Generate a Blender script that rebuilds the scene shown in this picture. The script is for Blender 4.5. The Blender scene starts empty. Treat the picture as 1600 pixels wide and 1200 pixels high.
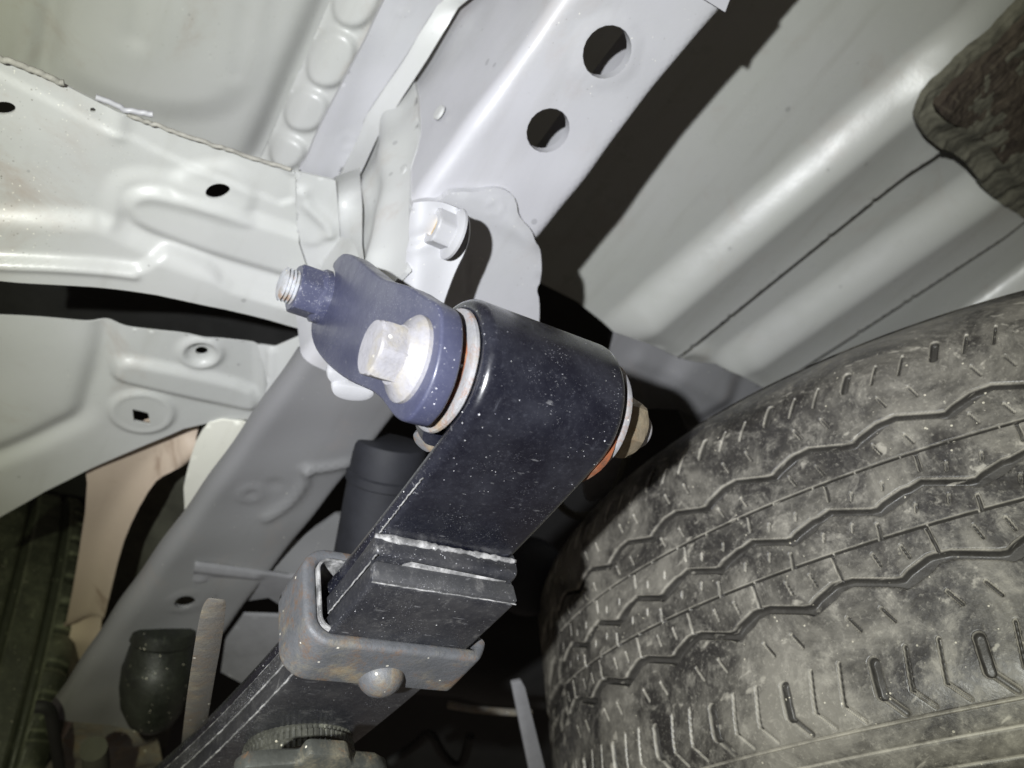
import bpy, bmesh, math
import numpy as np
from mathutils import Vector, Matrix
from mathutils.geometry import delaunay_2d_cdt

sc = bpy.context.scene
F = 1256.0                                   # lens in photo pixels (1600 wide)
def nz(v):
    v = np.asarray(v, float); return v / np.linalg.norm(v)
def ray(px, py): return np.array([(px - 800) / F, (600 - py) / F, -1.0])

# ---- vehicle axes, measured against the lens -------------------------------------------------
AX = nz((.824, -.264, -.500))                # across the spring, outboard
LX = np.array((-.526, -.684, -.506)); LX = nz(LX - AX * (LX @ AX))   # along the spring, forward
NX = np.cross(LX, AX)                        # down, out of the underbody
ROT = np.stack([AX, LX, -NX])               # lens frame -> vehicle frame (Z up)
EYE = np.array((-.0327, .00787, -.260))      # where the eye bolt meets the shackle plate
TR = np.array((0, 0, .45)) - ROT @ EYE
def toW(P): return np.asarray(P, float) @ ROT.T + TR

# ---- camera, world, lights --------------------------------------------------------------------
cam = bpy.data.cameras.new("camera"); camo = bpy.data.objects.new("camera", cam)
sc.collection.objects.link(camo)
camo.matrix_world = Matrix.Translation(TR.tolist()) @ Matrix(ROT.tolist()).to_4x4()
cam.sensor_width = 36; cam.lens = 36 * F / 1600; cam.clip_start = .01; cam.clip_end = 50
cam.dof.use_dof = True; cam.dof.focus_distance = .30; cam.dof.aperture_fstop = 11
sc.camera = camo
wd = bpy.data.worlds.new("World"); sc.world = wd; wd.use_nodes = True
wd.node_tree.nodes["Background"].inputs[0].default_value = (1, .86, .74, 1)
wd.node_tree.nodes["Background"].inputs[1].default_value = .085
def lamp(name, pos, aim, energy, color, size, blend, radius):
    l = bpy.data.lights.new(name, 'SPOT'); l.energy = energy; l.color = color
    l.spot_size = math.radians(size); l.spot_blend = blend; l.shadow_soft_size = radius
    o = bpy.data.objects.new(name, l); sc.collection.objects.link(o)
    p = toW(pos); d = Vector((toW(aim) - p).tolist())
    o.location = p.tolist(); o.rotation_euler = d.to_track_quat('-Z', 'Y').to_euler()
lamp("torch_core", (-.118, .045, .22), (.0, .04, -.42), 23.0, (.73, .73, 1.0), 64, 1.0, .006)
lamp("yellow_tint_spill", (-.118, .045, .22), (-.01, .06, -.5), 14.5, (.96, 1.0, .64), 92, 1.0, .006)  # second spot added to give the outer field a yellow-green tint
vs = sc.view_settings; vs.view_transform = 'Standard'; vs.look = 'None'; vs.exposure = 0; vs.gamma = 1
sc.cycles.use_denoising = True
sc.cycles.max_bounces = 6

# ---- materials --------------------------------------------------------------------------------
class NT:
    def __init__(s, name):
        s.m = bpy.data.materials.new(name); s.m.use_nodes = True
        s.t = s.m.node_tree; s.b = s.t.nodes["Principled BSDF"]
        s.tc = s.t.nodes.new("ShaderNodeTexCoord").outputs["Object"]
    def n(s, typ, **kw):
        x = s.t.nodes.new(typ)
        for k, v in kw.items(): setattr(x, k, v)
        return x
    def put(s, node, k, v):
        i = node.inputs[k]
        if hasattr(v, 'is_linked') or isinstance(v, bpy.types.NodeSocket): s.t.links.new(v, i)
        else:
            i.default_value = (*v, 1) if isinstance(v, tuple) and len(v) == 3 and i.type == 'RGBA' else v
    def noise(s, sc_, det=4, rough=.6, vec=None, dist=0):
        x = s.n("ShaderNodeTexNoise"); s.put(x, "Vector", vec or s.tc); s.put(x, "Scale", sc_)
        s.put(x, "Detail", det); s.put(x, "Roughness", rough); s.put(x, "Distortion", dist)
        return x.outputs[0]
    def vor(s, sc_, feat='F1', vec=None, rnd=1.0):
        x = s.n("ShaderNodeTexVoronoi", feature=feat); s.put(x, "Vector", vec or s.tc); s.put(x, "Scale", sc_); s.put(x, "Randomness", rnd)
        return x.outputs[0], x.outputs[1]
    def ramp(s, v, a, b, lo=0.0, hi=1.0):
        x = s.n("ShaderNodeMapRange"); x.interpolation_type = 'SMOOTHSTEP'
        s.put(x, 0, v); s.put(x, 1, a); s.put(x, 2, b); s.put(x, 3, lo); s.put(x, 4, hi)
        return x.outputs[0]
    def math(s, op, a, b=0.0, c=0.0):
        x = s.n("ShaderNodeMath", operation=op); s.put(x, 0, a); s.put(x, 1, b)
        if op == 'MULTIPLY_ADD': s.put(x, 2, c)
        return x.outputs[0]
    def mix(s, f, a, b):
        x = s.n("ShaderNodeMix", data_type='RGBA'); s.put(x, 0, f)
        s.put(x, 6, a); s.put(x, 7, b); return x.outputs[2]
    def attr(s, name):
        x = s.n("ShaderNodeAttribute"); x.attribute_name = name; return x.outputs["Fac"]
    def stretch(s, sx, sy, sz, rz=0):
        x = s.n("ShaderNodeMapping"); s.put(x, 0, s.tc); x.inputs["Scale"].default_value = (sx, sy, sz)
        x.inputs["Rotation"].default_value = (0, 0, rz); return x.outputs[0]
    def specks(s, scale, size, keep):
        """scattered small dots: mask"""
        d, c = s.vor(scale)
        x = s.n("ShaderNodeSeparateColor"); s.put(x, 0, c)
        on = s.math('GREATER_THAN', x.outputs[0], 1 - keep)
        r = s.math('MULTIPLY', x.outputs[1], size)
        dot = s.math('LESS_THAN', d, r)
        return s.math('MULTIPLY', on, dot)
    def bump(s, h, strength, dist, prev=None):
        x = s.n("ShaderNodeBump"); s.put(x, "Height", h); s.put(x, "Strength", strength); s.put(x, "Distance", dist)
        if prev: s.put(x, "Normal", prev)
        return x.outputs[0]
    def out(s, col, rough, metal=0.0, spec=.5, coat=0.0, nrm=None):
        s.put(s.b, "Base Color", col); s.put(s.b, "Roughness", rough); s.put(s.b, "Metallic", metal)
        s.put(s.b, "Specular IOR Level", spec); s.put(s.b, "Coat Weight", coat); s.put(s.b, "Coat Roughness", .25)
        if nrm: s.put(s.b, "Normal", nrm)
        return s.m

def body_paint(name, col, dirt=.3, grit=.0, rough=.42, brown=(.30, .22, .17), clump=False):
    n = NT(name)
    if clump:                                   # grit thrown up by the wheel gathers at the inboard end
        sp_ = n.n("ShaderNodeSeparateXYZ"); n.put(sp_, 0, n.tc); gx = n.math('SUBTRACT', 1.0, n.ramp(sp_.outputs[0], -.085, .0, .0, .97)); dirt_k = gx
    else: gx = .35; dirt_k = 1.0
    big = n.noise(9, 5, .6); fine = n.noise(170, 4, .7); mid = n.noise(38, 5, .65)
    c = n.mix(n.ramp(big, .35, .7, 0, .35), col, tuple(x * y for x, y in zip(col, (.90, .93, .86))))
    c = n.mix(n.ramp(mid, .45, .75, 0, .22), c, tuple(x * .82 for x in col))
    c = n.mix(n.math('MULTIPLY', n.ramp(n.noise(14, 6, .7, dist=.6), .46 if clump else .54, .72, 0, dirt), dirt_k), c, brown)
    c = n.mix(n.math('MULTIPLY', n.specks(700, .30, .05 + grit * .35), n.math('MULTIPLY', n.ramp(big, .42, .6, .25, 1), gx)), c, (.10, .085, .06))
    c = n.mix(n.math('MULTIPLY', n.specks(620, .26, .03 + grit * .5), n.math('MULTIPLY', n.ramp(n.noise(12, 3), .42, .6, .2, 1), gx)), c, (.95, .93, .80))
    st = n.n("ShaderNodeTexNoise"); n.put(st, "Vector", n.stretch(70, 9, 30, .35)); n.put(st, "Scale", 1.0); n.put(st, "Detail", 5.0)
    c = n.mix(n.ramp(st.outputs[0], .52, .78, 0, .22), c, tuple(x * y for x, y in zip(col, (.62, .60, .54))))
    c = n.mix(n.math('MULTIPLY', n.specks(95, .20, .10), .5), c, tuple(x * .5 for x in col))
    r = n.ramp(mid, .3, .8, rough - .07, rough + .14)
    nr = n.bump(fine, .10, .0008); nr = n.bump(n.noise(520, 3, .6), .12, .0003, nr)
    nr = n.bump(n.noise(22, 2, .5), .35, .0012, nr)
    return n.out(c, r, 0, .5, .25, nr)

def black_paint(name, base, dust, amount=1.0, rough=.30, rust=0.0, coat=.5, heavy=0.0):
    n = NT(name)
    m1 = n.noise(28, 6, .7); fine = n.noise(600, 4, .8); mid = n.noise(95, 6, .75, dist=.4)
    c = n.mix(n.ramp(m1, .38, .72, 0, .10 * amount), base, dust)
    c = n.mix(n.ramp(fine, .50, .80, 0, .14 * amount), c, dust)
    c = n.mix(n.ramp(mid, .60 - heavy * .2, .80 - heavy * .1, 0, .30 * amount + heavy * .4), c, dust)
    c = n.mix(n.math('MULTIPLY', n.specks(1300, .32, .09 * amount), n.ramp(n.noise(26, 5, .7), .44, .62, .08, 1)), c, (.68, .68, .70))
    c = n.mix(n.math('MULTIPLY', n.specks(2400, .42, .30 * amount), n.ramp(n.noise(17, 5, .7), .42, .62, .03, .85)), c, (.55, .55, .58))
    c = n.mix(n.math('MULTIPLY', n.specks(600, .20, .035 * amount), .9), c, (.85, .85, .86))
    w = n.n("ShaderNodeTexNoise"); n.put(w, "Vector", n.stretch(140, 620, 300, .6)); n.put(w, "Scale", 1.0); n.put(w, "Detail", 3.0)
    c = n.mix(n.ramp(w.outputs[0], .68, .74, 0, .25 * amount), c, (.45, .45, .46))
    if rust: c = n.mix(n.ramp(n.noise(60, 6, .75), .60 - rust * .12, .70, 0, .9), c, (.19, .085, .035))
    r = n.ramp(mid, .35, .75, rough, rough + .3)
    nr = n.bump(fine, .10, .0003); nr = n.bump(n.noise(60, 3), .15, .0008, nr)
    return n.out(c, r, 0, .5, coat, nr)

def rubber(name, base, dust, amt):
    n = NT(name)
    a = n.attr("groove"); m1 = n.noise(16, 7, .72, dist=.5); m2 = n.noise(75, 6, .75, dist=.5); f = n.noise(420, 4, .75)
    c = n.mix(n.ramp(m1, .40, .66, .0, amt), base, dust)
    c = n.mix(n.ramp(m2, .48, .74, 0, amt * .65), c, tuple(min(1, x * 1.5) for x in dust))
    c = n.mix(n.ramp(f, .52, .72, 0, .28), c, tuple(x * 1.8 for x in dust))
    c = n.mix(n.math('MULTIPLY', n.ramp(a, .01, .10), n.ramp(m2, .3, .6, .15, .6)), c, tuple(x * 1.7 for x in dust))
    c = n.mix(n.ramp(a, .16, .48, 0, .9), c, tuple(x * .8 for x in base))
    c = n.mix(n.math('MULTIPLY', n.specks(480, .26, .12), n.ramp(n.noise(24, 3), .42, .58, .1, 1)), c, (.50, .47, .38))
    w = n.n("ShaderNodeTexNoise"); n.put(w, "Vector", n.stretch(260, 60, 120, 1.1)); n.put(w, "Scale", 1.0); n.put(w, "Detail", 4.0)
    c = n.mix(n.ramp(w.outputs[0], .64, .72, 0, .35), c, tuple(x * 2.4 for x in dust))
    nr = n.bump(f, .28, .0006); nr = n.bump(n.noise(110, 4), .22, .001, nr)
    return n.out(c, n.ramp(m2, .3, .7, .34, .60), 0, .5, 0, nr)

def rusty(name, steel, rustc, amt, metal=.25, rough=.55):
    n = NT(name)
    m1 = n.noise(80, 8, .8, dist=.3); m2 = n.noise(260, 5, .8); m3 = n.noise(34, 7, .75)
    c = n.mix(n.ramp(m2, .4, .7, 0, .35), steel, tuple(x * .45 for x in steel))
    c = n.mix(n.ramp(m1, .56 - amt * .22, .70 - amt * .12, 0, .85), c, rustc)
    c = n.mix(n.ramp(m3, .50, .72, 0, .6), c, (.36, .32, .22))
    c = n.mix(n.specks(380, .3, .07), c, (.75, .72, .62))
    nr = n.bump(m2, .5, .0007); nr = n.bump(n.noise(560, 3), .3, .0003, nr)
    return n.out(c, n.ramp(m1, .3, .7, rough - .1, rough + .25), metal, .5, 0, nr)

def plain(name, col, rough=.6, metal=0.0, var=.25, scale=60, coat=0.0, bmp=.2):
    n = NT(name); m1 = n.noise(scale, 6, .7); m2 = n.noise(scale * .2, 4, .6)
    c = n.mix(n.ramp(m1, .35, .7, 0, var * 1.6), col, tuple(x * .5 for x in col))
    c = n.mix(n.ramp(m2, .45, .75, 0, var), c, tuple(min(1, x * 1.35 + .01) for x in col))
    return n.out(c, rough, metal, .5, coat, n.bump(m1, bmp, .001))

def fibre():
    n = NT("fibrous_brown_mat"); a = n.n("ShaderNodeTexNoise"); n.put(a, "Vector", n.stretch(420, 45, 100, .7)); n.put(a, "Scale", 1.0); n.put(a, "Detail", 6.0)
    b = n.n("ShaderNodeTexNoise"); n.put(b, "Vector", n.stretch(60, 380, 100, .3)); n.put(b, "Scale", 1.0); n.put(b, "Detail", 6.0)
    c = n.mix(n.ramp(a.outputs[0], .35, .68), (.040, .032, .026), (.085, .070, .052))
    c = n.mix(n.ramp(b.outputs[0], .55, .72, 0, .6), c, (.11, .095, .07)); c = n.mix(n.ramp(n.noise(26, 5), .5, .7, 0, .6), c, (.05, .038, .03))
    return n.out(c, .95, 0, .2, 0, n.bump(a.outputs[0], .8, .0015, n.bump(b.outputs[0], .6, .001)))
M = dict(
    paint=body_paint("grey_body_paint", (.48, .485, .48), .3),
    paint_grit=body_paint("gritty_body_paint", (.48, .485, .475), .75, .55, clump=True),
    paint_far=body_paint("grey_underbody_paint", (.43, .435, .41), .22, 0, .33),
    paint_rail=body_paint("frame_paint", (.42, .42, .44), .14, .05, .45),
    paint_dimmed=body_paint("dimmed_frame_paint", (.18, .18, .185), .15, 0, .5),  # same frame paint, darkened to carry the light's fall-off
    beige=body_paint("brown_stained_paint", (.56, .46, .38), 1.0, .1, .5, (.24, .16, .115)),
    cream=body_paint("daylit_cream_paint", (.86, .85, .78), .1, 0, .5),  # cream brightened to stand in for daylight from outside
    blue=black_paint("blue_black_plate_paint", (.046, .050, .092), (.26, .27, .34), 1.0, .36, .0),
    black=black_paint("glossy_black_spring_paint", (.0045, .005, .010), (.20, .21, .25), .8, .20, 0, .9),
    black_dusty=black_paint("dusty_black_spring_paint", (.018, .019, .024), (.36, .35, .33), 1.0, .36, 0, .3, .22),
    caked=black_paint("caked_dust", (.10, .10, .10), (.62, .61, .60), 1.0, .6, 0, 0, 1.0),
    rustclamp=rusty("rust_speckled_steel", (.14, .145, .155), (.17, .10, .055), .30),
    seat=rusty("grimy_seat_steel", (.075, .078, .07), (.20, .10, .04), .05),
    rustheavy=rusty("flaking_rust", (.10, .05, .03), (.26, .075, .025), 1.0, .1, .8),
    zinc=rusty("bright_zinc", (.31, .305, .325), (.50, .45, .36), -.3, .05, .55),
    sleeve=rusty("grimy_sleeve_steel", (.33, .33, .34), (.24, .11, .05), .35, .3, .55),
    endface=black_paint("torchlit_leaf_end", (.045, .046, .050), (.40, .39, .37), 1.0, .45, 0, .2, .3),  # dusty black lifted in tone to carry torch light on the end face
    washer=rusty("washer_steel", (.62, .64, .68), (.45, .22, .12), .12, .5, .4),
    brass=rusty("yellow_zinc", (.62, .45, .20), (.5, .3, .1), .0, .6, .4),
    nutbrown=rusty("tarnished_nut", (.24, .20, .14), (.20, .13, .07), .4, .4, .5),
    bar=rusty("rusted_flat_bar", (.16, .152, .138), (.17, .13, .09), .5, .05, .75),
    tyre=rubber("dusty_tyre_rubber", (.028, .026, .024), (.28, .265, .225), .66),
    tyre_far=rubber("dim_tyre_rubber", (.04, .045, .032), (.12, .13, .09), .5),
    rub=rubber("bump_stop_rubber", (.04, .04, .035), (.13, .13, .105), .6),
    rub_dim=rubber("dimmed_rubber", (.009, .010, .008), (.026, .030, .02), .5),  # rubber colour lowered to stand in for dim light
    pad=fibre(),
    dark=plain("dark_enamel", (.012, .013, .018), .7, 0, .5, 80),
    darker=plain("dark_metal_and_gap_shade", (.012, .012, .012), .7, 0, .4, 80),  # near-black for dark parts, and painted shade in the slot and far gaps
    grime=plain("olive_grey_grime", (.12, .115, .085), .9, 0, .6, 120, 0, .8),
    olive=plain("olive_grime", (.075, .075, .058), .75, 0, .5, 40),
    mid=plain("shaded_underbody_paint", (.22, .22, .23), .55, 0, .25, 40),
    seal=plain("seam_sealant", (.36, .35, .31), .8, 0, .5, 120, 0, .6),
)

# ---- scene tree -------------------------------------------------------------------------------
def thing(name, label, cat, at, group=None):
    o = bpy.data.objects.new(name, None); sc.collection.objects.link(o)
    o.empty_display_size = .02; o.location = toW(at).tolist(); o['label'] = label; o['category'] = cat
    if group: o['group'] = group
    return o
def wloc(o):
    v = Vector(o.location)
    while o.parent: o = o.parent; v = v + Vector(o.location)
    return v
def mesh_obj(name, V, faces, mat, parent, smooth=True, attr=None, label=None, sharp=None):
    V = toW(V); c = V.mean(0); me = bpy.data.meshes.new(name)
    me.from_pydata((V - c).tolist(), [], [tuple(int(i) for i in f) for f in faces])
    me.materials.append(M[mat] if isinstance(mat, str) else mat)
    if attr is not None:
        a = me.attributes.new("groove", 'FLOAT', 'POINT'); a.data.foreach_set("value", np.asarray(attr, np.float32))
    me.shade_smooth() if smooth else me.shade_flat()
    if smooth and sharp: me.set_sharp_from_angle(angle=math.radians(sharp))
    me.update()
    o = bpy.data.objects.new(name, me); sc.collection.objects.link(o)
    o.location = Vector(c.tolist()) - (wloc(parent) if parent else Vector())
    if parent: o.parent = parent
    if label: o['label'] = label
    return o

# ---- shape helpers (all in the lens frame, metres) ---------------------------------------------
class Plane:
    def __init__(s, px, py, depth, n, e1=None):
        s.o = ray(px, py) * depth; s.n = nz(n)
        if s.n @ s.o > 0: s.n = -s.n                      # faces the lens
        e = np.array((1., 0, 0)) if e1 is None else np.asarray(e1, float)
        s.e1 = nz(e - s.n * (e @ s.n)); s.e2 = np.cross(s.n, s.e1)
    def at(s, px, py, h=0):
        r = ray(px, py); return r * ((s.o @ s.n + h) / (r @ s.n))
    def uv(s, pts): 
        return np.array([[(s.at(*p) - s.o) @ s.e1, (s.at(*p) - s.o) @ s.e2] for p in pts])
    def P(s, UV, h=0):
        return s.o + np.outer(UV[:, 0], s.e1) + np.outer(UV[:, 1], s.e2) + np.outer(np.broadcast_to(h, len(UV)), s.n)
def smooth_poly(p, it=2, closed=True):
    p = np.asarray(p, float)
    for _ in range(it):
        q = np.roll(p, -1, 0)
        r = np.stack([.75 * p + .25 * q, .25 * p + .75 * q], 1).reshape(-1, 2)
        p = r if closed else np.vstack([p[:1], r[1:-3], p[-1:]]) if len(p) > 2 else p
    return p
def densify(p, step, closed=True):
    out = []
    k = len(p) if closed else len(p) - 1
    for i in range(k):
        a, b = p[i], p[(i + 1) % len(p)]; m = max(1, int(math.ceil(np.linalg.norm(b - a) / step)))
        out += [a + (b - a) * j / m for j in range(m)]
    if not closed: out.append(p[-1])
    return np.array(out)
def seg_dist(U, p, closed):
    q = np.roll(p, -1, 0) if closed else p[1:]; a = p if closed else p[:-1]
    best = np.full(len(U), 1e9)
    for A_, B_ in zip(a, q):
        d = B_ - A_; L = d @ d + 1e-18; t = np.clip((U - A_) @ d / L, 0, 1)
        r = U - A_ - t[:, None] * d; best = np.minimum(best, (r ** 2).sum(1))
    return np.sqrt(best)
def inside(U, p):
    x, y = U[:, 0], U[:, 1]; ins = np.zeros(len(U), bool)
    for i in range(len(p)):
        (x1, y1), (x2, y2) = p[i - 1], p[i]
        if y1 == y2: continue
        c = ((y1 > y) != (y2 > y)) & (x < (x2 - x1) * (y - y1) / (y2 - y1) + x1); ins ^= c
    return ins
def S01(x): x = np.clip(x, 0, 1); return x * x * (3 - 2 * x)
def raised(poly, h, bev, sm=1): return ('r', poly, h, bev, sm)
def bead(line, h, w): return ('b', line, h, w)
def boss(px, py, r, h, bev): return ('o', (px, py), r, h, bev)
def ringb(px, py, r, h, w): return ('g', (px, py), r, h, w)
def lump(scale, h, seed=0): return ('n', scale, h, seed)
def height(plane, U, feats):
    H = np.zeros(len(U))
    for f in feats:
        if f[0] == 'r':
            p = plane.uv(f[1]); p = smooth_poly(p, f[4]) if f[4] else p
            d = seg_dist(U, p, True); d = np.where(inside(U, p), d, -d); H += f[2] * S01(d / f[3] + .5)
        elif f[0] == 'b':
            p = plane.uv(f[1]); p = smooth_poly(p, 2, False); H += f[2] * np.exp(-(seg_dist(U, p, False) / f[3]) ** 2)
        elif f[0] == 'o':
            c = plane.uv([f[1]])[0]; d = f[2] - np.linalg.norm(U - c, axis=1); H += f[3] * S01(d / f[4] + .5)
        elif f[0] == 'g':
            c = plane.uv([f[1]])[0]; d = f[2] - np.linalg.norm(U - c, axis=1); H += f[3] * np.exp(-(d / f[4]) ** 2)
        elif f[0] == 'n':
            r = np.random.default_rng(f[3])
            for _ in range(9):
                k = r.normal(0, 1, 2) / f[1]; H += f[2] / 3 * np.sin(U @ k * 2 + r.uniform(0, 6.3))
        else: H += f[1](U)
    return H
def panel(name, plane, outline, mat, parent, holes=(), feats=(), res=.0025, thick=.0015, sm=0, mapfn=None, raw=False, label=None, rows=()):
    P0 = np.asarray(outline, float) if raw else plane.uv(outline)
    if not raw and feats:                       # trace the outline at the height the relief gives it
        for _ in range(3):
            hh = height(plane, P0, feats)
            P0 = np.array([[(plane.at(*p, h) - plane.o) @ plane.e1, (plane.at(*p, h) - plane.o) @ plane.e2] for p, h in zip(outline, hh)])
    if sm: P0 = smooth_poly(P0, sm)
    polys = [densify(P0, res)]
    for h in holes:
        if h[0] == 'c':
            c = plane.uv([h[1:3]])[0]; r = h[3]; k = max(16, int(6.3 * r / res)) ; t = np.arange(k) * 2 * math.pi / k
            rr = h[4] if len(h) > 4 else r
            polys.append(np.stack([c[0] + r * np.cos(t), c[1] + rr * np.sin(t)], 1))
        else: polys.append(densify(smooth_poly(plane.uv(h), 1), res))
    lo, hi = polys[0].min(0), polys[0].max(0)
    gx = np.arange(lo[0], hi[0], res); gy = np.arange(lo[1], hi[1], res * .866)
    G = np.stack(np.meshgrid(gx, gy), -1); G[1::2, :, 0] += res / 2; G = G.reshape(-1, 2)
    k = inside(G, polys[0])
    G = G[k]; k = seg_dist(G, polys[0], True) > .5 * res
    for q in polys[1:]: k &= ~inside(G, q) & (seg_dist(G, q, True) > .5 * res)
    G = G[k]
    for a_, b_ in rows:
        d_ = nz(b_ - a_); n_ = np.array((-d_[1], d_[0])); L_ = np.linalg.norm(b_ - a_)
        X = G - a_; G = G[~((np.abs(X @ n_) < .0058) & (X @ d_ > -.004) & (X @ d_ < L_ + .004))]
        tt = np.arange(0, L_, .004)
        ex = np.vstack([a_ + tt[:, None] * d_ + o_ * n_ for o_ in (-.0052, -.0044, -.0038, -.0032, -.0026, -.0018, -.0008, 0, .0008, .0018, .0026, .0032, .0038, .0044, .0052)])
        kk = inside(ex, polys[0]) & (seg_dist(ex, polys[0], True) > .5 * res); G = np.vstack([G, ex[kk]])
    pts = np.vstack(polys + [G]); edges = []; o = 0
    for q in polys: edges += [(o + i, o + (i + 1) % len(q)) for i in range(len(q))]; o += len(q)
    r = delaunay_2d_cdt([Vector(p) for p in (pts * 100).tolist()], edges, [], 0, 1e-6)
    V = np.array([tuple(v) for v in r[0]]) / 100; T = np.array([tuple(f) for f in r[2]])
    C = V[T].mean(1); k = inside(C, polys[0])
    for q in polys[1:]: k &= ~inside(C, q)
    T = T[k]
    a = V[T[:, 1]] - V[T[:, 0]]; b = V[T[:, 2]] - V[T[:, 0]]
    T = np.where((a[:, 0] * b[:, 1] - a[:, 1] * b[:, 0] < 0)[:, None], T[:, ::-1], T)
    H = height(plane, V, feats)
    mf = mapfn or (lambda U, h: plane.P(U, h))
    top = mf(V, H); bot = mf(V, H - thick)
    E = np.vstack([T[:, [0, 1]], T[:, [1, 2]], T[:, [2, 0]]])
    key = {}
    for i, j in E.tolist(): key[(i, j)] = 1
    B = [(i, j) for (i, j) in key if (j, i) not in key]
    n = len(V); bi = sorted({i for e in B for i in e}); m = {v: k for k, v in enumerate(bi)}
    VV = np.vstack([top, bot, top[bi], bot[bi]]); nb = len(bi)
    faces = T.tolist() + (T[:, ::-1] + n).tolist()
    faces += [(2 * n + m[j], 2 * n + m[i], 2 * n + nb + m[i], 2 * n + nb + m[j]) for i, j in B]
    return mesh_obj(name, VV, faces, mat, parent, True, None, label)

def slab(name, poly3, d, mat, parent, bevel=.001, seg=2, label=None):
    """solid from a 3-D outline pushed along d, all edges bevelled"""
    bm = bmesh.new(); vs_ = [bm.verts.new(p) for p in np.asarray(poly3).tolist()]
    f = bm.faces.new(vs_); r = bmesh.ops.extrude_face_region(bm, geom=[f])
    bmesh.ops.translate(bm, verts=[g for g in r['geom'] if isinstance(g, bmesh.types.BMVert)], vec=Vector(np.asarray(d).tolist()))
    bmesh.ops.recalc_face_normals(bm, faces=bm.faces)
    if bevel:
        es = [e for e in bm.edges if len(e.link_faces) == 2 and e.calc_face_angle(0) > .7]
        bmesh.ops.bevel(bm, geom=es, offset=bevel, segments=seg, affect='EDGES', profile=.5, clamp_overlap=True)
    bmesh.ops.triangulate(bm, faces=[f for f in bm.faces if len(f.verts) > 4])
    bm.verts.index_update()
    V = np.array([v.co[:] for v in bm.verts]); Fc = [[v.index for v in f.verts] for f in bm.faces]; bm.free()
    return mesh_obj(name, V, Fc, mat, parent, True, None, label, 38)
def lathe(name, o, axis, prof, mat, parent, seg=48, sx=1.0, label=None, sharp=40, wob=0.0, teeth=0):
    ax = nz(axis); e1 = nz(np.cross(ax, (0.3, 1, .2))); e2 = np.cross(ax, e1); V = []; Fc = []
    rng = np.random.default_rng(3)
    for t, r in prof:
        for k in range(seg):
            th = 2 * math.pi * k / seg; rr = r * (1 - (.022 if teeth and k % 4 < 1 else 0)) * (1 + wob * math.sin(3 * th + t * 300) * .5 + wob * math.sin(7 * th) * .5)
            V.append(o + ax * t + rr * (math.cos(th) * e1 + math.sin(th) * e2 * sx))
    for i in range(len(prof) - 1):
        for k in range(seg):
            a, b = i * seg + k, i * seg + (k + 1) % seg; Fc.append((a, b, b + seg, a + seg))
    Fc.append(tuple(range(seg))[::-1]); Fc.append(tuple(range((len(prof) - 1) * seg, len(prof) * seg)))
    return mesh_obj(name, np.array(V), Fc, mat, parent, True, None, label, sharp)
def hexnut(name, o, axis, r, h, mat, parent, rot=0.0, cham=.16, hole=0.0, label=None):
    ax = nz(axis); e1 = nz(np.cross(ax, (0.3, 1, .2))); e2 = np.cross(ax, e1); seg = 48; V = []; Fc = []
    def hx(th): d = (th - rot) % (math.pi / 3) - math.pi / 6; return math.cos(math.pi / 6) / math.cos(d)
    prof = [(0, 0, 1), (h * .86, 0, 1), (h, cham, 0)]
    rows = [(0, 1.0, 1.0), (h * .80, 1.0, 1.0), (h * .93, .955, .6), (h, .86, .15), (h, .5, 0)]
    if hole: rows[-1] = (h, hole / r, 0); rows.append((h * .3, hole / r * .97, 0))
    for t, s, hb in rows:
        for k in range(seg):
            th = 2 * math.pi * k / seg; rr = r * min(s if hb < 1 else 9, hx(th) * (1 if hb else 9)) if hb else r * s
            V.append(o + ax * t + rr * (math.cos(th) * e1 + math.sin(th) * e2))
    for i in range(len(rows) - 1):
        for k in range(seg):
            a, b = i * seg + k, i * seg + (k + 1) % seg; Fc.append((a, b, b + seg, a + seg))
    Fc.append(tuple(range(seg))[::-1]); Fc.append(tuple(range((len(rows) - 1) * seg, len(rows) * seg)))
    return mesh_obj(name, np.array(V), Fc, mat, parent, True, None, label, 28)
def tube(name, pts, r, mat, parent, seg=12, label=None):
    pts = np.asarray(pts, float)
    for _ in range(2):
        q = [pts[0]]
        for a, b in zip(pts[:-1], pts[1:]): q += [a * .75 + b * .25, a * .25 + b * .75]
        q.append(pts[-1]); pts = np.array(q)
    V = []; Fc = []; up = np.array((.1, .3, .95))
    for i in range(len(pts)):
        t = nz(pts[min(i + 1, len(pts) - 1)] - pts[max(i - 1, 0)]); e1 = nz(np.cross(t, up)); e2 = np.cross(t, e1)
        for k in range(seg):
            th = 2 * math.pi * k / seg; V.append(pts[i] + r * (math.cos(th) * e1 + math.sin(th) * e2))
    for i in range(len(pts) - 1):
        for k in range(seg):
            a, b = i * seg + k, i * seg + (k + 1) % seg; Fc.append((a, b, b + seg, a + seg))
    Fc += [tuple(range(seg))[::-1], tuple(range((len(pts) - 1) * seg, len(pts) * seg))]
    return mesh_obj(name, np.array(V), Fc, mat, parent, True, None, label, 50)
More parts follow.
